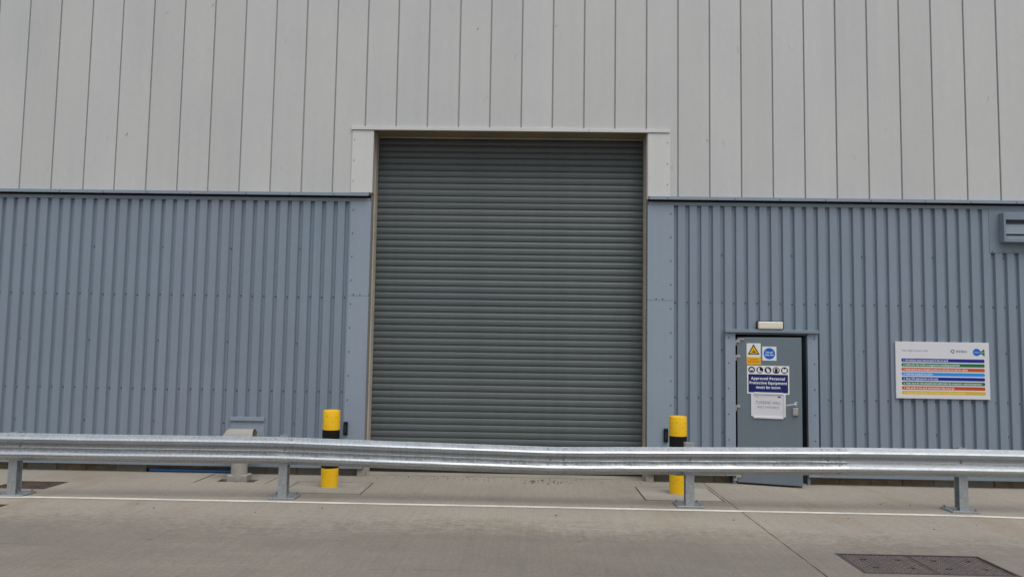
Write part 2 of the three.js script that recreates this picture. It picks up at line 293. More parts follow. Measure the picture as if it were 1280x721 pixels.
// upper panels: one tray each, folded edges, open joint between
const seams = [];
{
  const seen = [-7.002, -6.545, -6.087, -5.641, -5.19, -4.743, -4.302, -3.858, -3.418, -2.975, -2.534, -2.096, -1.658, -1.216, -0.775, -0.334, 0.11, 0.549, 0.991, 1.428, 1.87, 2.312, 2.756, 3.197, 3.635, 4.077, 4.519, 4.961, 5.411, 5.857, 6.312, 6.766];
  for (let x = seen[0] - 0.45; x > WL; x -= 0.45) seams.unshift(x);
  seams.push(...seen);
  for (let x = seen.at(-1) + 0.45; x < WR; x += 0.45) seams.push(x);
  const r = rng(8), g = 0.0095, c = 0.004;
  for (let k = 0; k < seams.length - 1; k++) {
    const x0 = seams[k] + g * (0.85 + r() * 0.3), x1 = seams[k + 1] - g * (0.85 + r() * 0.3), over = x0 > -2.2 && x1 < 2.0;
    const y0 = over ? 4.85 : 3.885, dz = (r() - 0.5) * 0.003, m = (x0 + x1) / 2;
    const prof = [[x0, -0.030], [x0, -c + dz], [x0 + c, dz], [mix(x0, x1, 0.25), dz + (r() - 0.5) * 0.0022], [m, dz + (r() - 0.5) * 0.003], [mix(x0, x1, 0.75), dz + (r() - 0.5) * 0.0022], [x1 - c, dz], [x1, -c + dz], [x1, -0.030]];
    mesh('wall_panel', runUp(prof, y0, TOP - 0.01), M.panel[Math.floor(r() * 4)], B);
  }
}
mesh('panel_backing', [bx(WL, -1.985, 3.9, TOP - 0.01, -0.08, -0.030), bx(1.905, WR, 3.9, TOP - 0.01, -0.08, -0.030), bx(-1.985, 1.905, 4.865, TOP - 0.01, -0.08, -0.030)], M.panelBack, B);

// pale trims round the head of the opening
mesh('jamb_trim', bx(-2.268, -1.965, 3.922, 4.812, 0.004, 0.020, 0.003), M.whiteTrim, B);
mesh('jamb_trim', bx(1.893, 2.205, 3.918, 4.812, 0.004, 0.020, 0.003), M.whiteTrim, B);
mesh('head_trim', [bx(-2.282, 1.06, 4.818, 4.868, 0.0, 0.036, 0.003), bx(1.064, 2.197, 4.818, 4.868, 0.0, 0.0345, 0.003)], M.whiteTrim, B);
mesh('trim_return', [bx(-1.985, -1.967, 3.93, 4.86, -0.14, 0.004)], M.tan, B);
mesh('trim_return', [bx(1.895, 1.905, 3.93, 4.86, -0.14, 0.004)], M.tan, B);
{ const l = []; for (const x of [-2.235, 2.165]) for (const y of [4.09, 4.38, 4.68]) { const c = cyl(0.008, 0.009, 0.006, 8); c.rotateX(Math.PI / 2); c.translate(x, y, 0.022); l.push(c); } const s = mesh('screws', l, M.zincBolt, B); s.userData.kind = 'stuff'; }

// drip flashing under the pale panels: pieces butt end to end
const flashProf = [[0.0, 0.0], [0.040, -0.003], [0.076, -0.008], [0.080, -0.050], [0.077, -0.052], [0.073, -0.011], [0.0, -0.006]];
for (const [a, b] of [[-12, -9.4], [-9.4, -6.62], [-6.62, -3.98], [-3.98, -2.0], [1.91, 2.84], [2.84, 5.44], [5.44, 8.3], [8.3, 12]]) {
  const P = []; for (let k = 0; k <= 6; k++) P.push([mix(a + 0.001, b - 0.001, k / 6), 3.918, -0.008 + (vnoise(k + a, 4, 401) - 0.5) * 0.004]);
  const f = mesh('drip_flashing', sweepX(flashProf, P, 0.3), M.flash, B), l = [];
  for (let x = a + 0.25; x < b - 0.1; x += 0.62) { const c = cyl(0.007, 0.008, 0.006, 8); c.rotateX(Math.PI / 2); c.translate(x, 3.885, 0.0745); l.push(c); }
  mesh('rivets', l, M.screw, f).userData.kind = 'stuff';
}
for (const [a, b] of [[-12, -7.1], [-7.1, -1.985], [1.905, 6.55], [6.55, 12]]) mesh('closure_strip', bx(a + 0.001, b - 0.001, 3.798, 3.846, 0.001, 0.006), M.flash, B);

// ribbed cladding: sheets of six ribs, lapped in a valley
const CB = 0.112, CT = 3.83, VD = 0.038, vt = 0.031, vb = 0.019;
function ribProfile(valleys, xa, xb, z) {
  const pts = [[-1e3, z]];
  for (const v of valleys) pts.push([v - vt, z], [v - vb, z - VD], [v + vb, z - VD], [v + vt, z]);
  pts.push([1e3, z]);
  const at = (x) => { for (let k = 0; k < pts.length - 1; k++) if (x >= pts[k][0] && x <= pts[k + 1][0]) return [x, mix(pts[k][1], pts[k + 1][1], (x - pts[k][0]) / (pts[k + 1][0] - pts[k][0]))]; };
  return [at(xa), ...pts.filter((p) => p[0] > xa + 1e-4 && p[0] < xb - 1e-4), at(xb)];
}
function cladding(first, pitch, dir, laps, edge, end) {
  const valleys = []; for (let k = 0; k < 70; k++) valleys.push(first + dir * pitch * k);
  valleys.sort((a, b) => a - b);
  const r = rng(dir > 0 ? 12 : 13);
  const cuts = [edge]; for (let k = laps; ; k += 6) { const x = first + dir * pitch * k + dir * 0.012; if (dir * x > dir * end) break; cuts.push(x); } cuts.push(end);
  for (let k = 0; k < cuts.length - 1; k++) {
    const xa = Math.min(cuts[k], cuts[k + 1]), xb = Math.max(cuts[k], cuts[k + 1]), z = (k % 2 ? -0.0030 : 0) + (r() - 0.5) * 0.0008, gs = [];
    const doorL = 3.0, doorR = 4.16, doorT = 2.06;
    const piece = (a, b, y0, y1) => { if (b - a > 0.004) gs.push(runUp(ribProfile(valleys, a, b, z), y0, y1)); };
    const xo = xb + 0.022;                               // lap over the next sheet
    if (xa < doorR && xo > doorL) { piece(xa, Math.min(xo, doorL), CB, CT); piece(Math.max(xa, doorR), xo, CB, CT); piece(Math.max(xa, doorL), Math.min(xo, doorR), doorT, CT); }
    else piece(xa, xo, CB, CT);
    const s = mesh('cladding_sheet', gs, M.clad[Math.floor(r() * 3)], B), l = [];
    const screw = (x, y) => { if (x > 2.94 && x < 4.23 && y < 2.1) return; const c = cyl(0.0075, 0.011, 0.009, 7); c.rotateX(Math.PI / 2); c.translate(x + (r() - 0.5) * 0.006, y + (r() - 0.5) * 0.012, z - VD + 0.005); l.push(c); };
    for (const v of valleys) if (v > xa && v <= xb) { screw(v, 1.143); screw(v, 2.452); }
    const lapV = dir > 0 ? first + pitch * (laps + 6 * k) : first - pitch * (laps + 6 * (k - 1));
    for (const y of [3.12, 1.81, 0.695]) if (lapV > xa - 0.05 && lapV <= xb + 0.05) screw(lapV, y);
    if (l.length) mesh('screws', l, M.screw, s).userData.kind = 'stuff';
  }
}
cladding(-2.314, 0.1627, -1, 4, -2.25, WL);
cladding(2.285, 0.1609, 1, 4, 2.245, WR - 0.03);
mesh('bottom_flashing', bx(WL, -1.99, 0.106, 0.158, 0.001, 0.010), M.flash, B);
mesh('bottom_flashing', bx(1.91, 2.955, 0.106, 0.158, 0.001, 0.010), M.flash, B);
mesh('bottom_flashing', bx(4.205, WR, 0.106, 0.158, 0.001, 0.010), M.flash, B);
for (const [a, b] of [[WL, -1.99], [1.91, 2.955], [4.205, WR]]) mesh('sill_board', bx(a, b, 0.112, 0.128, -0.15, -0.041), M.flash, B);

// plain flat trims beside the opening, in two lengths
for (const [a, b, sx] of [[-2.262, -1.975, -2.225], [1.893, 2.255, 2.215]]) for (const [y0, y1, dz] of [[0.115, 2.505, 0.0], [2.475, 3.80, 0.003]]) {
  const t = mesh('corner_trim', [bx(a, b, y0, y1, 0.0015 + dz, 0.0045 + dz), bx(a < 0 ? b - 0.003 : a, a < 0 ? b : a + 0.003, y0, y1, -0.045, 0.0015 + dz)], M.trim, B), l = [];
  for (let y = Math.ceil(y0 / 0.33) * 0.33 + 0.05; y < y1 - 0.05; y += 0.33) { const c = cyl(0.007, 0.010, 0.008, 8); c.rotateX(Math.PI / 2); c.translate(sx, y, 0.0075 + dz); l.push(c); }
  if (y0 > 2) for (const q of [0.12, 0.21]) { const c = cyl(0.007, 0.010, 0.008, 8); c.rotateX(Math.PI / 2); c.translate(a < 0 ? b - q : a + q, 2.492, 0.0105); l.push(c); }
  mesh('screws', l, M.screw, t).userData.kind = 'stuff';
}
// reveal of the big opening
for (const s of [-1, 1]) {
  const x = s < 0 ? -1.985 : 1.905, o = -s;                // o: towards the opening
  const span = (d0, d1) => (o > 0 ? [x + d0, x + d1] : [x - d1, x - d0]);
  mesh('jamb_block', bx(...span(-0.005, 0.006), 0.0, 4.86, -0.139, -0.046), M.block, B);
  mesh('guide_rail', bx(...span(0.001, 0.024), 0.0, 4.85, -0.375, -0.19, 0.004), M.tan, B);
  mesh('guide_rail', bx(...span(0.001, 0.040), 0.0, 4.85, -0.470, -0.432, 0.004), M.tan, B);
  mesh('jamb_foot', bx(...(s < 0 ? [-2.07, -1.965] : [1.885, 1.99]), 0.0, 0.105, -0.139, -0.03, 0.004), M.concPale, B);
}
mesh('soffit', [bx(-1.984, 1.904, 4.832, 4.86, -0.435, 0.0)], M.soffit, B);
mesh('soffit_edge', bx(-1.955, 1.875, 4.812, 4.831, -0.392, -0.378), M.tan, B);
mesh('shutter_hood', bx(-1.984, 1.904, 4.80, 5.5, -0.98, -0.440), M.roof, B);
mesh('sill', bx(-1.966, 1.886, -0.03, 0.012, -0.50, -0.145, 0.003), M.conc, B);
// roller shutter
{
  const S = new THREE.Group(); S.name = 'roller_shutter'; B.add(S);
  const p = 0.0937, prof = [[0.0, 0.0], [0.006, -0.0035], [0.0115, -0.016], [0.0150, -0.034], [0.0160, -0.052], [0.0140, -0.070], [0.0090, -0.0830], [0.0025, -0.0885], [-0.006, -0.0900], [-0.006, -0.0945], [-0.010, -0.0945], [-0.010, 0.0]];
  const vars = [0, 1, 2].map((v) => { const P = []; for (let k = 0; k <= 10; k++) P.push([mix(-1.972, 1.892, k / 10), 0, (vnoise(k * 0.7 + v * 9, v, 411) - 0.5) * 0.004]); return sweepX(prof.slice().reverse(), P, 0.5); });
  const r = rng(31), top = 3.4949 + p * 14;
  for (let k = 0; top - k * p > 0.16; k++) { const s = mesh('slat', vars[Math.floor(r() * 3)], M.shutter[Math.floor(r() * 3)], S); s.position.set(0, top - k * p + (r() - 0.5) * 0.0022, -0.405 + (r() - 0.5) * 0.003); s.rotation.set((r() - 0.5) * 0.05, 0, (r() - 0.5) * 0.0009); }
  mesh('bottom_bar', bx(-1.972, 1.892, 0.085, 0.155, -0.428, -0.393, 0.004), M.shutter[1], S);
  mesh('rubber_seal', bx(-1.966, 1.886, 0.012, 0.085, -0.422, -0.401), M.rubber, S);
}
// foot of the wall behind the cladding: coarse courses of block with open joints
{
  const r = rng(55);
  for (const [a, b] of [[-8.4, -2.08], [1.995, 3.05], [4.12, 8.6]]) for (let x = a; x < b - 0.05; ) { const w = Math.min(0.40 + r() * 0.05, b - x); const o = mesh('plinth_block', bx(x + 0.004, x + w - 0.004, -0.02, 0.10, -0.15, -0.118 - r() * 0.006, 0.004), r() < 0.5 ? M.plinth : M.block, B); o.receiveShadow = true; x += w; }
}
// pedestrian door: trims, canopy, frame, leaf standing ajar
mesh('door_trim', bx(2.955, 3.092, 0.11, 2.043, 0.002, 0.028, 0.003), M.trim, B);
mesh('door_trim', bx(4.070, 4.212, 0.11, 2.043, 0.002, 0.028, 0.003), M.trim, B);
mesh('door_canopy', bx(2.945, 4.215, 2.045, 2.092, 0.002, 0.075, 0.004), M.flash, B);
{ const l = []; for (const [x, n] of [[3.0, 6], [4.165, 6]]) for (let k = 0; k < n; k++) { const c = cyl(0.007, 0.010, 0.008, 8); c.rotateX(Math.PI / 2); c.translate(x, 0.25 + k * 0.345, 0.031); l.push(c); } mesh('screws', l, M.screw, B).userData.kind = 'stuff'; }
mesh('door_frame', [bx(3.060, 3.098, 0, 2.06, -0.34, 0.0), bx(4.062, 4.10, 0, 2.06, -0.34, 0.0), bx(3.098, 4.062, 2.02, 2.06, -0.34, 0.0)], M.door, B);
mesh('threshold', bx(3.06, 4.10, -0.028, 0.01, -0.36, -0.02, 0.003), M.conc, B);
const leafAt = (u, v, t) => new THREE.Vector3(DOOR.x + u * Math.cos(R(19)) - t * Math.sin(R(19)), v, DOOR.z + u * Math.sin(R(19)) + t * Math.cos(R(19)));
{
  const d = mesh('door', bx(0, DOOR.n, 0.028, 1.982, -0.045, 0, 0.003), M.door, B);
  d.position.set(DOOR.x, 0, DOOR.z); d.rotation.y = DOOR.turn;
  const lev = new THREE.TubeGeometry(new THREE.CatmullRomCurve3([new THREE.Vector3(0.752, 1.098, 0), new THREE.Vector3(0.752, 1.098, 0.052), new THREE.Vector3(0.735, 1.097, 0.058), new THREE.Vector3(0.635, 1.078, 0.056)], false, 'catmullrom', 0.15), 20, 0.0095, 8);
  mesh('lever_handle', metreUV(lev), M.steel, d);
  mesh('back_plate', bx(0.732, 0.772, 1.065, 1.128, 0.0, 0.008, 0.003), M.steel, d);
  mesh('lock_case', bx(0.715, 0.782, 0.952, 1.048, 0.0, 0.030, 0.006), M.steel, d);
  for (const y of [1.905, 1.70, 1.02, 0.085]) {
    const k = cyl(0.009, 0.009, 0.075, 10); k.translate(-0.014, y, 0.012);
    mesh('hinge', [k, bx(-0.012, 0.042, y + 0.005, y + 0.040, 0.0005, 0.008, 0.002), bx(-0.045, -0.014, y - 0.042, y - 0.012, 0.008, 0.014, 0.002)], M.steel, d);
  }
  mesh('closer_arm', bx(0.006, 0.095, 1.944, 1.960, 0.0005, 0.016, 0.003), M.steel, d);
  mesh('door_sweep', bx(0.01, 0.82, 0.012, 0.028, -0.032, -0.012), M.rubber, d);
}

// ------------------------------------------------------------ crash barrier
const barrier = thing('crash_barrier', 'galvanised corrugated steel crash barrier on bolted posts along the white line', 'barrier');
{
  const nodes = [[-9.6, 0.716, 1.93], [-7.2, 0.716, 1.90], [-5.80, 0.713, 1.868], [-5.63, 0.714, 1.86], [-4.1, 0.712, 1.785], [-2.65, 0.710, 1.718], [-2.55, 0.708, 1.716], [-1.21, 0.684, 1.715], [0.43, 0.657, 1.715], [0.64, 0.656, 1.715], [2.10, 0.679, 1.718], [3.62, 0.704, 1.715], [3.89, 0.707, 1.715], [5.19, 0.711, 1.706], [5.92, 0.709, 1.70], [8.2, 0.708, 1.69], [9.8, 0.706, 1.685]];
  const at = (x) => { let k = 0; while (k < nodes.length - 2 && nodes[k + 1][0] < x) k++; const [a, b] = [nodes[k], nodes[k + 1]], t = (x - a[0]) / (b[0] - a[0]); return [x, mix(a[1], b[1], t) + (fbm(x * 1.1, 1, 501, 2) - 0.5) * 0.005, mix(a[2], b[2], t) + (fbm(x * 0.9, 7, 511, 2) - 0.5) * 0.006]; };
  // two-wave profile, (z, y) from the top edge; the bends are rounded
  const raw = [[0.002, 0], [0.010, -0.006], [0.064, -0.042], [0.080, -0.062], [0.070, -0.082], [0.018, -0.116], [0.004, -0.132], [0.004, -0.158], [0.018, -0.172], [0.068, -0.214], [0.081, -0.236], [0.068, -0.262], [0.010, -0.303], [0.002, -0.311]];
  const pts = [];
  for (let k = 0; k < raw.length; k++) {
    const p = raw[k]; if (k === 0 || k === raw.length - 1) { pts.push(p); continue; }
    const a = raw[k - 1], b = raw[k + 1], la = Math.hypot(a[0] - p[0], a[1] - p[1]), lb = Math.hypot(b[0] - p[0], b[1] - p[1]), ra = Math.min(0.0075, la * 0.45) / la, rb = Math.min(0.0075, lb * 0.45) / lb;
    const A = [mix(p[0], a[0], ra), mix(p[1], a[1], ra)], Bq = [mix(p[0], b[0], rb), mix(p[1], b[1], rb)];
    for (const t of [0, 0.25, 0.5, 0.75, 1]) pts.push([0, 1].map((m) => (1 - t) ** 2 * A[m] + 2 * t * (1 - t) * p[m] + t * t * Bq[m]));
  }
  const loop = [...pts, ...pts.slice().reverse().map(([z, y]) => [z - 0.0032, y])].reverse();
  const bolt = new THREE.SphereGeometry(0.0135, 10, 5, 0, Math.PI * 2, 0, Math.PI / 2); bolt.rotateX(Math.PI / 2); bolt.scale(1, 1, 0.6);
  const boltG = metreUV(bolt);
  const rows = [[-0.022, 0.034], [-0.100, 0.043], [-0.196, 0.047], [-0.288, 0.031]];
  const putBolt = (x, dy, dz, parent) => { const [, y, z] = at(x), o = mesh('bolt', boltG, M.zincBolt, parent); o.position.set(x, y + dy, z + dz + 0.001); o.rotation.x = dy > -0.06 || (dy < -0.18 && dy > -0.25) ? -0.7 : 0.6; return o; };
  const secs = [[-9.6, -5.46, 0, M.zinc], [-5.74, -2.46, 0.0036, M.zinc], [-2.70, 0.62, 0, M.zinc], [0.43, 3.90, 0.0036, M.zinc], [3.62, 6.98, 0, M.zincDull], [6.70, 9.8, 0.0036, M.zincDull]];
  const rails = secs.map(([a, b, dz, m]) => { const P = []; for (let x = a; x < b - 0.01; x += 0.18) { const q = at(x); q[2] += dz; P.push(q); } const q = at(b); q[2] += dz; P.push(q); const o = mesh('rail', sweepX(loop, P, 0.6), m, barrier); if (m === M.zincDull) o.userData.label = 'duller grey rail length'; return o; });
  for (const [x, r] of [[-5.68, 1], [-5.52, 1], [-2.64, 1], [-2.46, 2], [0.50, 3], [0.70, 3], [3.62, 3], [3.81, 3], [6.76, 5], [6.94, 5]]) for (const [dy, dz] of rows) putBolt(x, dy, dz + 0.0036, rails[r]);
  for (const [x, r] of [[-5.57, 1], [-2.55, 2], [2.13, 3], [5.21, 4], [0.53, 3], [0.68, 3], [3.70, 3]]) { const o = putBolt(x, -0.145, 0.008, rails[r]); o.rotation.x = 0; }
  // posts: H section on a bolted base plate with a gusset
  for (const [x, side] of [[-8.6, 1], [-5.645, 1], [-2.565, 1], [2.13, 1], [5.235, -1], [8.3, -1]]) {
    const [, y, z] = at(x), f = z - 0.004, w = 0.050, d = 0.112;
    const p = mesh('post', [bx(-w, w, 0.02, 0.726, -0.008, 0, 0.002), bx(-w, w, 0.02, 0.726, -d, -d + 0.008, 0.002), bx(-0.004, 0.004, 0.02, 0.725, -d + 0.007, -0.007)], M.zincPost, barrier);
    p.position.set(x, 0, f);
    mesh('base_plate', bx(-0.155, 0.155, 0.001, 0.020, -0.235, 0.045, 0.003), M.zincPost, p);
    const g = new THREE.Shape(); g.moveTo(0, 0); g.lineTo(0.085, 0); g.lineTo(0.075, 0.018); g.quadraticCurveTo(0.025, 0.04, 0, 0.115); g.closePath();
    for (const s of [-1, 1]) { const e = new THREE.ExtrudeGeometry(g, { depth: 0.008, bevelEnabled: false }); if (s < 0) e.rotateY(Math.PI); e.translate(s * 0.004, 0.02, -0.060 + (s < 0 ? 0.008 : 0)); mesh('gusset', metreUV(e), M.zincPost, p); }
    for (const [bxx, bz] of [[-0.12, 0.018], [0.12, 0.018], [-0.12, -0.205], [0.12, -0.205]]) { const n = cyl(0.016, 0.016, 0.016, 6); n.translate(bxx, 0.028, bz); const st = cyl(0.008, 0.008, 0.014, 8); st.translate(bxx, 0.042, bz); mesh('anchor_bolt', [n, st], M.zincBolt, p); }
  }
}

// ------------------------------------------------------------ bollards
function bollard(x, z, label) {
  const t = thing('bollard', label, 'bollard', [x, 0, z], 0, 'bollards guarding the shutter opening');
  const r = 0.108;
  const lathe = (pts) => metreUV(new THREE.LatheGeometry(pts.map((q) => new THREE.Vector2(...q)), 40));
  const smooth = (g) => toCreasedNormals(g, 0.6);
  mesh('lower_band', smooth(lathe([[r, 0.0], [r, 0.243]])), M.yellow, t);
  mesh('middle_band', smooth(lathe([[r - 0.0005, 0.243], [r + 0.0005, 0.244], [r + 0.0005, 0.716], [r - 0.0005, 0.717]])), M.black, t);
  mesh('upper_band', smooth(lathe([[r, 0.717], [r, 0.950], [r - 0.003, 0.9575], [r - 0.012, 0.961], [r - 0.05, 0.966], [0, 0.968]])), M.yellow, t);
  mesh('grout_ring', smooth(lathe([[r + 0.018, 0.0], [r + 0.014, 0.006], [r, 0.011]])), M.conc, t);
}
bollard(-2.225, 0.865, 'yellow and black bollard on the concrete pad nearest the vent pipe');
bollard(2.155, 0.855, 'yellow and black bollard on the paler concrete pad by the grey door');

// ------------------------------------------------------------ vent pipe with its wall plate
{
  const t = thing('vent_pipe', 'grey concrete-coloured vent pipe with a mitred hood rising beside the wall', 'pipe', [-3.515, 0, 0.475]);
  const L = (pts, s = 36) => toCreasedNormals(metreUV(new THREE.LatheGeometry(pts.map((q) => new THREE.Vector2(...q)), s)), 0.5);
  mesh('shaft', L([[0.104, 0.0], [0.104, 0.52]]), M.pipeGrey, t);
  mesh('collar', [bx(-0.132, 0.132, -0.02, 0.078, -0.115, 0.095, 0.014)], M.pipeGrey, t);
  // hood: a short cross pipe, mitred at one end and open at the other
  const hn = 32, hr = 0.125;
  const hoodGeo = (r0, xa, xb, slant) => { const g = new THREE.CylinderGeometry(r0, r0, 1, hn, 1, true); g.rotateZ(-Math.PI / 2); const q = g.attributes.position; for (let k = 0; k < q.count; k++) { const e = q.getX(k) < 0; q.setX(k, (e ? xa : xb) + (q.getY(k) - r0) * (e ? slant : -slant * 0.25)); } g.computeVertexNormals(); g.rotateY(0.05); g.translate(-0.02, 0.530, -0.10); return toCreasedNormals(metreUV(g), 0.5); };
  mesh('hood', [hoodGeo(hr, -0.17, 0.16, 0.55), hoodGeo(hr - 0.012, -0.165, 0.158, 0.55)], M.pipeGrey, t);
  const disc = new THREE.CylinderGeometry(hr - 0.011, hr - 0.011, 0.01, hn); disc.rotateZ(Math.PI / 2); disc.translate(0.09, 0.530, -0.105);
  mesh('mesh_guard', metreUV(disc), M.block, t);
  const disc2 = new THREE.CylinderGeometry(hr - 0.011, hr - 0.011, 0.01, hn); disc2.rotateZ(Math.PI / 2); disc2.translate(-0.10, 0.530, -0.10);
  mesh('mesh_guard', metreUV(disc2), M.block, t);
  const neck = new THREE.CylinderGeometry(0.10, 0.10, 0.30, 24); neck.rotateX(Math.PI / 2); neck.translate(0.0, 0.50, -0.29);
  mesh('neck', toCreasedNormals(metreUV(neck), 0.5), M.pipeGrey, t);
}
{
  const t = thing('cover_plate', 'flat blue-grey metal plate with a drip ledge behind the vent pipe', 'plate', [-3.595, 0, 0]);
  mesh('plate', bx(-0.235, 0.235, 0.165, 0.745, 0.0015, 0.006), M.trim, t);
  mesh('drip_ledge', bx(-0.236, 0.236, 0.728, 0.782, 0.0015, 0.034, 0.003), M.trim, t);
}
{
  const t = thing('water_pipe', 'blue plastic pipe lying along the foot of the wall', 'pipe', [-4.38, 0.024, -0.075]);
  const c = new THREE.CylinderGeometry(0.021, 0.021, 1.18, 16); c.rotateZ(Math.PI / 2); mesh('tube', toCreasedNormals(metreUV(c), 0.5), M.pvc, t);
  const e = new THREE.CylinderGeometry(0.025, 0.025, 0.045, 16); e.rotateZ(Math.PI / 2); e.translate(-0.60, 0, 0); mesh('end_cap', toCreasedNormals(metreUV(e), 0.5), M.black, t);
  const k = new THREE.CylinderGeometry(0.0245, 0.0245, 0.03, 16); k.rotateZ(Math.PI / 2); k.translate(-0.44, 0, 0); mesh('clip', toCreasedNormals(metreUV(k), 0.5), M.pvc, t);
}

// ------------------------------------------------------------ iron covers in the yard
function cover(r, label, mat, lids, group) {
  const [x0, x1, z0, z1] = r, w = x1 - x0, d = z1 - z0;
  const t = thing('manhole_cover', label, 'cover', [(x0 + x1) / 2, 0, (z0 + z1) / 2], 0, group);
  mesh('frame', [bx(-w / 2, w / 2, -0.03, 0.001, -d / 2, -d / 2 + 0.022), bx(-w / 2, w / 2, -0.03, 0.001, d / 2 - 0.022, d / 2), bx(-w / 2, -w / 2 + 0.022, -0.03, 0.001, -d / 2 + 0.0225, d / 2 - 0.0225), bx(w / 2 - 0.022, w / 2, -0.03, 0.001, -d / 2 + 0.0225, d / 2 - 0.0225)], mat, t);
  const iw = (w - 0.056) / lids;
  for (let k = 0; k < lids; k++) {
    const a = -w / 2 + 0.028 + k * iw, b = a + iw - 0.006, e = d / 2 - 0.028, lid = mesh('lid', bx(a, b, -0.028, -0.004, -e, e, 0.002), mat, t), l = [];
    const nx = Math.floor((b - a - 0.02) / 0.036), nz = Math.floor((2 * e - 0.02) / 0.036);
    for (let i = 0; i < nx; i++) for (let j = 0; j < nz; j++) { const g = new THREE.CylinderGeometry(0.006, 0.011, 0.0055, 4); g.scale(1.25, 1, 0.55); g.rotateY((i + j) % 2 ? 0.75 : -0.75); g.translate(a + 0.028 + i * 0.036, -0.0015, -e + 0.028 + j * 0.036); l.push(metreUV(g)); }
    mesh('tread', l, mat === M.iron ? M.ironWorn : mat, lid).userData.kind = 'stuff';
    for (const q of [0.25, 0.75]) for (const s of [-1, 1]) mesh('key_slot', bx(mix(a, b, q) - 0.022, mix(a, b, q) + 0.022, -0.004, 0.0018, s * e * 0.45 - 0.011, s * e * 0.45 + 0.011), M.rubber, lid);
  }
}
cover(covers[0], 'rusty brown iron cover behind the crash barrier, beside the cladding', M.ironBrown, 1);
cover(covers[1], 'dark brown iron cover in the yard beside the white line', M.ironBrown, 1);
cover(covers[2], 'large dark two-lid iron cover with diamond tread in the driving lane', M.iron, 2);

// ------------------------------------------------------------ fittings on the wall
{
  const t = thing('wall_vent', 'boxed blue-grey louvre vent on a flat plate under the drip flashing', 'vent', [7.12, 3.33, 0]);
  mesh('back_plate', bx(-0.535, 0.60, -0.137, 0.467, 0.0012, 0.0055), M.flash, t);
  mesh('frame', [bx(-0.40, -0.372, 0, 0.405, 0.006, 0.122, 0.003), bx(0.372, 0.40, 0, 0.405, 0.006, 0.122, 0.003), bx(-0.371, 0.371, 0.307, 0.405, 0.006, 0.122, 0.003), bx(-0.371, 0.371, 0, 0.050, 0.006, 0.122, 0.003)], M.flash, t);
  mesh('inner_lining', bx(-0.371, 0.371, 0.05, 0.307, 0.006, 0.010), M.flash, t);
  for (const [y, h] of [[0.180, 0.140], [0.070, 0.055]]) { const g = new THREE.BoxGeometry(0.742, h, 0.004); g.rotateX(-0.22); g.translate(0, y, 0.096); mesh('blade', metreUV(g), M.flash, t); }
  const l = []; for (let k = 0; k < 8; k++) { const c = cyl(0.006, 0.009, 0.006, 8); c.rotateX(Math.PI / 2); c.translate(-0.50 + k * 0.145, -0.115, 0.0085); l.push(c); } mesh('screws', l, M.screw, t).userData.kind = 'stuff';
}
{
  const t = thing('bulkhead_lamp', 'unlit cream bulkhead lamp sitting on the canopy over the grey door', 'lamp', [3.558, 2.0925, 0.04]);
  mesh('base', bx(-0.175, 0.165, 0.0, 0.112, -0.036, -0.004, 0.004), M.black, t);
  mesh('diffuser', bx(-0.166, 0.166, 0.004, 0.104, -0.004, 0.052, 0.014), M.cream, t);
  for (const y of [0.036, 0.070]) mesh('rib', bx(-0.158, 0.158, y, y + 0.005, 0.0515, 0.0545), M.cream, t);
}
for (const [x, y, label] of [[-2.233, 0.649, 'small black door sensor on the flat trim nearest the vent pipe'], [2.145, 0.635, 'small black door sensor on the flat trim between shutter and grey door']]) {
  const t = thing('door_sensor', label, 'sensor', [x, y, 0.0045], 0, 'sensors beside the roller shutter');
  mesh('case', bx(-0.029, 0.029, -0.092, 0.092, 0.0, 0.045, 0.012), M.black, t);
  mesh('lens', bx(-0.016, 0.016, -0.055, 0.045, 0.0452, 0.048), M.rubber, t);
}

// ------------------------------------------------------------ signs
function canvas(w, h, draw) {
  const c = document.createElement('canvas'); c.width = w; c.height = h; const x = c.getContext('2d'); draw(x, w, h);
  const t = new THREE.CanvasTexture(c); t.colorSpace = THREE.SRGBColorSpace; t.anisotropy = 8; return std({ map: t, roughness: 0.38 });
}
function print(w, h) { return new THREE.PlaneGeometry(w, h); }
function signOnDoor(name, label, u0, u1, v0, v1, mat, back, thick = 0.003) {
  const p = leafAt((u0 + u1) / 2, (v0 + v1) / 2, 0.0), t = thing(name, label, 'sign', p.toArray(), DOOR.turn), w = u1 - u0, h = v1 - v0;
  mesh('panel', bx(-w / 2, w / 2, -h / 2, h / 2, 0.0003, thick), back, t);
  const q = mesh('print', print(w - 0.002, h - 0.002), mat, t); q.position.z = thick + 0.0008; return t;
}
const round = (x, X, Y, W, H, r) => { x.beginPath(); x.moveTo(X + r, Y); x.arcTo(X + W, Y, X + W, Y + H, r); x.arcTo(X + W, Y + H, X, Y + H, r); x.arcTo(X, Y + H, X, Y, r); x.arcTo(X, Y, X + W, Y, r); x.closePath(); };
const word = (x, s, X, Y, font, col, W, align = 'left') => { x.font = font; x.fillStyle = col; x.textAlign = align; x.textBaseline = 'alphabetic'; const m = x.measureText(s).width || 1; x.save(); x.translate(X, Y); if (W) x.scale(W / m, 1); x.fillText(s, 0, 0); x.restore(); };
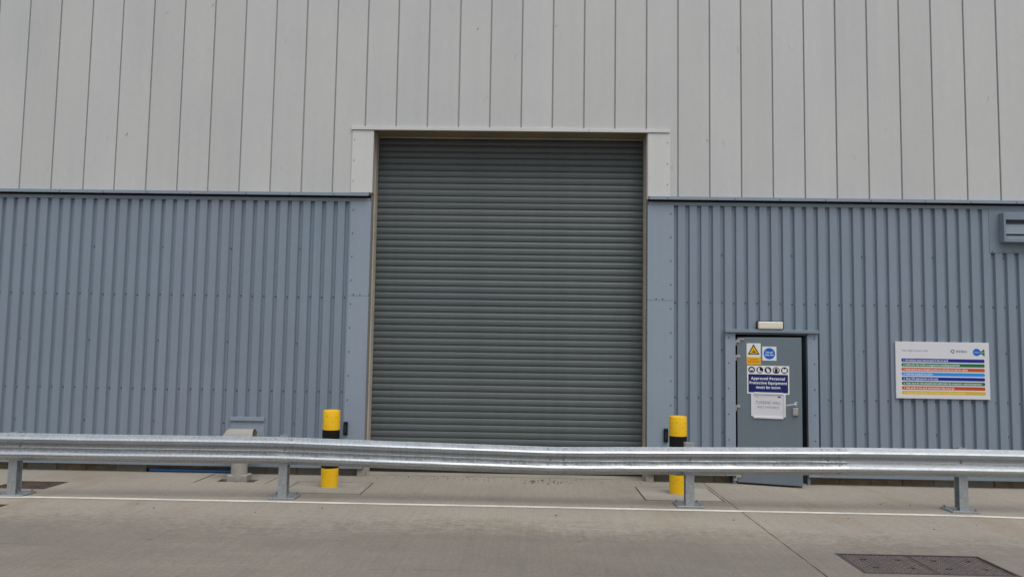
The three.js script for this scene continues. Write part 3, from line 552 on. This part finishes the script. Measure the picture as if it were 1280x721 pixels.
signOnDoor('warning_sign', 'white and yellow triangle warning sign on the grey door', 0.126, 0.310, 1.612, 1.901, canvas(256, 402, (x, w, h) => {
  x.fillStyle = '#e9e9e4'; x.fillRect(0, 0, w, h);
  x.fillStyle = '#efb408'; x.fillRect(0, 262, w, h - 262); x.fillStyle = '#eeb008'; round(x, 14, 270, w - 28, 108, 8); x.fill();
  x.fillStyle = '#141210'; x.beginPath(); x.moveTo(128, 14); x.lineTo(238, 214); x.lineTo(18, 214); x.closePath(); x.fill();
  x.fillStyle = '#f2bb10'; x.beginPath(); x.moveTo(128, 52); x.lineTo(208, 196); x.lineTo(48, 196); x.closePath(); x.fill();
  x.fillStyle = '#1d120c'; x.beginPath(); x.moveTo(86, 178); x.lineTo(104, 160); x.lineTo(122, 164); x.lineTo(136, 142); x.lineTo(150, 152); x.lineTo(166, 164); x.lineTo(174, 178); x.closePath(); x.fill();
  x.beginPath(); x.moveTo(112, 148); x.lineTo(134, 110); x.lineTo(140, 114); x.lineTo(122, 152); x.closePath(); x.fill();
  word(x, 'Caution', 128, 318, 'bold 40px sans-serif', '#c4520a', 160, 'center'); word(x, 'Hot surfaces', 128, 360, 'bold 34px sans-serif', '#5c3a06', 204, 'center');
}), M.white);
signOnDoor('fire_exit_sign', 'square white sign with a blue disc on the grey door', 0.329, 0.513, 1.668, 1.858, canvas(256, 256, (x, w, h) => {
  x.fillStyle = '#e6e8e6'; x.fillRect(0, 0, w, h); x.fillStyle = '#0b62c4'; x.beginPath(); x.arc(128, 128, 104, 0, 7); x.fill();
  word(x, 'Fire exit', 128, 120, 'bold 44px sans-serif', '#eef4fb', 136, 'center'); word(x, 'keep clear', 128, 166, 'bold 44px sans-serif', '#eef4fb', 166, 'center');
}), M.white);
signOnDoor('protective_equipment_sign', 'navy and white protective equipment sign with five pictograms on the grey door', 0.130, 0.673, 1.220, 1.601, canvas(768, 540, (x, w, h) => {
  x.fillStyle = '#eceae4'; x.fillRect(0, 0, w, h); x.fillStyle = '#0b1a63'; round(x, 22, 166, w - 44, h - 190, 8); x.fill();
  const f = 'bold 74px sans-serif'; word(x, 'Approved Personal', 384, 272, f, '#f2f4f8', 620, 'center'); word(x, 'Protective Equipment', 384, 356, f, '#f2f4f8', 690, 'center'); word(x, 'must be worn', 384, 440, f, '#f2f4f8', 450, 'center');
  for (let k = 0; k < 5; k++) {
    const cx = 84 + k * 150, cy = 84; x.fillStyle = '#0a0f3a'; x.beginPath(); x.arc(cx, cy, 63, 0, 7); x.fill(); x.fillStyle = '#e9e9ea';
    if (k === 0) { x.beginPath(); x.arc(cx, cy - 2, 36, Math.PI, 0); x.fill(); x.fillRect(cx - 46, cy - 4, 92, 10); x.fillRect(cx - 36, cy + 6, 8, 30); x.fillRect(cx + 28, cy + 6, 8, 30); x.fillRect(cx - 24, cy + 42, 48, 7); }
    if (k === 1) { x.beginPath(); x.moveTo(cx - 34, cy - 44); x.lineTo(cx - 2, cy - 44); x.lineTo(cx - 2, cy + 8); x.lineTo(cx + 42, cy + 26); x.lineTo(cx + 40, cy + 40); x.lineTo(cx - 38, cy + 40); x.closePath(); x.fill(); }
    if (k === 2) { x.save(); x.translate(cx, cy); x.rotate(-0.35); x.fillRect(-26, -12, 46, 58); for (let q = 0; q < 4; q++) x.fillRect(-26 + q * 12, -46 + Math.abs(q - 1.5) * 6, 9, 40); x.fillRect(22, -4, 12, 30); x.restore(); }
    if (k === 3) { x.beginPath(); x.arc(cx, cy - 2, 46, 0, 7); x.fill(); x.fillStyle = '#0a0f3a'; x.beginPath(); x.ellipse(cx, cy - 2, 28, 38, 0, 0, 7); x.fill(); x.fillRect(cx - 50, cy + 28, 100, 26); }
    if (k === 4) { x.beginPath(); x.moveTo(cx - 22, cy - 44); x.lineTo(cx - 6, cy - 18); x.lineTo(cx + 6, cy - 18); x.lineTo(cx + 22, cy - 44); x.lineTo(cx + 42, cy - 20); x.lineTo(cx + 36, cy + 40); x.lineTo(cx - 36, cy + 40); x.lineTo(cx - 42, cy - 20); x.closePath(); x.fill(); }
  }
}), M.white);
{
  const t = signOnDoor('entrance_notice', 'white paper notice in a silver snap frame on the grey door', 0.192, 0.613, 0.912, 1.221, canvas(640, 470, (x, w, h) => {
    x.fillStyle = '#dcdae0'; x.fillRect(0, 0, w, h);
    word(x, 'viridor', 56, 64, 'bold 26px sans-serif', '#7e7c86', 70); x.fillStyle = '#50505c'; x.fillRect(508, 40, 54, 30);
    word(x, 'TURBINE HALL', 320, 206, '84px sans-serif', '#504e58', 500, 'center'); word(x, 'WEST ENTRANCE', 320, 292, '62px sans-serif', '#5a5862', 440, 'center');
    x.fillStyle = '#c0bec8'; x.fillRect(110, 330, 420, 4);
  }), M.white, 0.004);
  const w = 0.421, h = 0.309; mesh('frame_bar', bx(-w / 2 + 0.02, w / 2 - 0.02, h / 2 - 0.006, h / 2 + 0.022, 0.0005, 0.016, 0.003), M.white, t); mesh('frame_bar', bx(-w / 2 + 0.02, w / 2 - 0.02, -h / 2 - 0.018, -h / 2 + 0.010, 0.0005, 0.016, 0.003), M.white, t);
  for (const s of [-1, 1]) mesh('frame_bar', bx(s * (w / 2) - 0.012, s * (w / 2) + 0.012, -h / 2 + 0.008, h / 2 - 0.004, 0.0005, 0.013, 0.003), M.white, t);
}
{
  const t = thing('rules_board', 'white house rules board with eight coloured stripes on the ribbed cladding', 'sign', [5.892, 1.573, 0.004]);
  const w = 1.262, h = 0.768, m = canvas(1536, 935, (x, W, H) => {
    x.fillStyle = '#d9d8dc'; x.fillRect(0, 0, W, H);
    word(x, 'Your eight house rules', 96, 160, '46px sans-serif', '#5a5a62', 440);
    x.strokeStyle = '#1c3a34'; x.lineWidth = 15; for (let k = 0; k < 3; k++) { x.beginPath(); x.arc(938, 148, 25, k * 2.094 + 0.3, k * 2.094 + 2.0); x.stroke(); }
    word(x, 'Viridor', 990, 168, 'bold 58px sans-serif', '#2e4a46', 185);
    const bl = '#1668c8'; x.fillStyle = bl; x.beginPath(); x.arc(1332, 158, 62, 0, 7); x.fill(); x.fillStyle = '#20318c'; x.beginPath(); x.moveTo(1368, 112); x.lineTo(1404, 142); x.lineTo(1404, 178); x.lineTo(1372, 206); x.closePath(); x.fill();
    x.fillStyle = '#1c6f42'; x.beginPath(); x.moveTo(1400, 146); x.lineTo(1456, 102); x.quadraticCurveTo(1474, 160, 1460, 226); x.lineTo(1400, 180); x.closePath(); x.fill(); x.fillStyle = '#cfe4ee'; x.fillRect(1290, 156, 178, 7);
    const C = ['#10248a', '#1b6d3e', '#c8501f', '#2390df', '#0b1f8c', '#1a6a3c', '#c24a1e', '#d3b034'];
    const T = [['1  All vehicles must reverse park in the car park', 740], ['2  Follow the site traffic arrangements including speed limit', 930], ['3  Know where your emergency exits are and take no risks for others', 1060], ['4  Hold the handrail on stairs', 480], ['5  Wear PPE appropriate to the task', 570], ['6  Tasks must be risk assessed and undertaken by competent, authorised persons', 1280], ['7  Take pride in the work environment: tidy as you go', 830], ['8  Report all accidents, near misses and unsafe conditions', 1010]];
    for (let k = 0; k < 8; k++) { const y = 276 + k * 76.5; x.fillStyle = C[k]; round(x, 92, y, 1366, 57, k === 7 ? 4 : 16); x.fill(); word(x, T[k][0], 122, y + 43, 'bold 40px sans-serif', k === 7 ? '#ead98c' : '#eef0f6', T[k][1]); }
  });
  mesh('panel', bx(-w / 2, w / 2, -h / 2, h / 2, 0.0, 0.022, 0.002), M.white, t);
  const q = mesh('print', print(w - 0.006, h - 0.006), m, t); q.position.z = 0.0232;
}

// ------------------------------------------------------------ small litter by the sill
{
  const r = rng(404), l = [];
  const put = (x, z, s) => { const g = new THREE.IcosahedronGeometry(s, 0); g.scale(1.6, 0.5, 1); g.rotateY(r() * 6); g.translate(x, s * 0.35, z); l.push(metreUV(g)); };
  for (let k = 0; k < 26; k++) put(0.48 + (r() + r() - 1) * 0.4, 0.03 + r() * 0.28, 0.004 + r() * 0.009);
  for (let k = 0; k < 60; k++) put(-1.9 + r() * 3.7, -0.10 + r() * 0.25, 0.003 + r() * 0.006);
  for (let k = 0; k < 40; k++) put(-6 + r() * 11, 0.1 + r() * 2.6, 0.003 + r() * 0.006);
  const o = mesh('leaf_litter', l, M.leaf, scene); o.userData = { kind: 'stuff', label: 'small dark bits of leaf litter strewn before the shutter', category: 'litter' };
}
renderer.render(scene, camera);
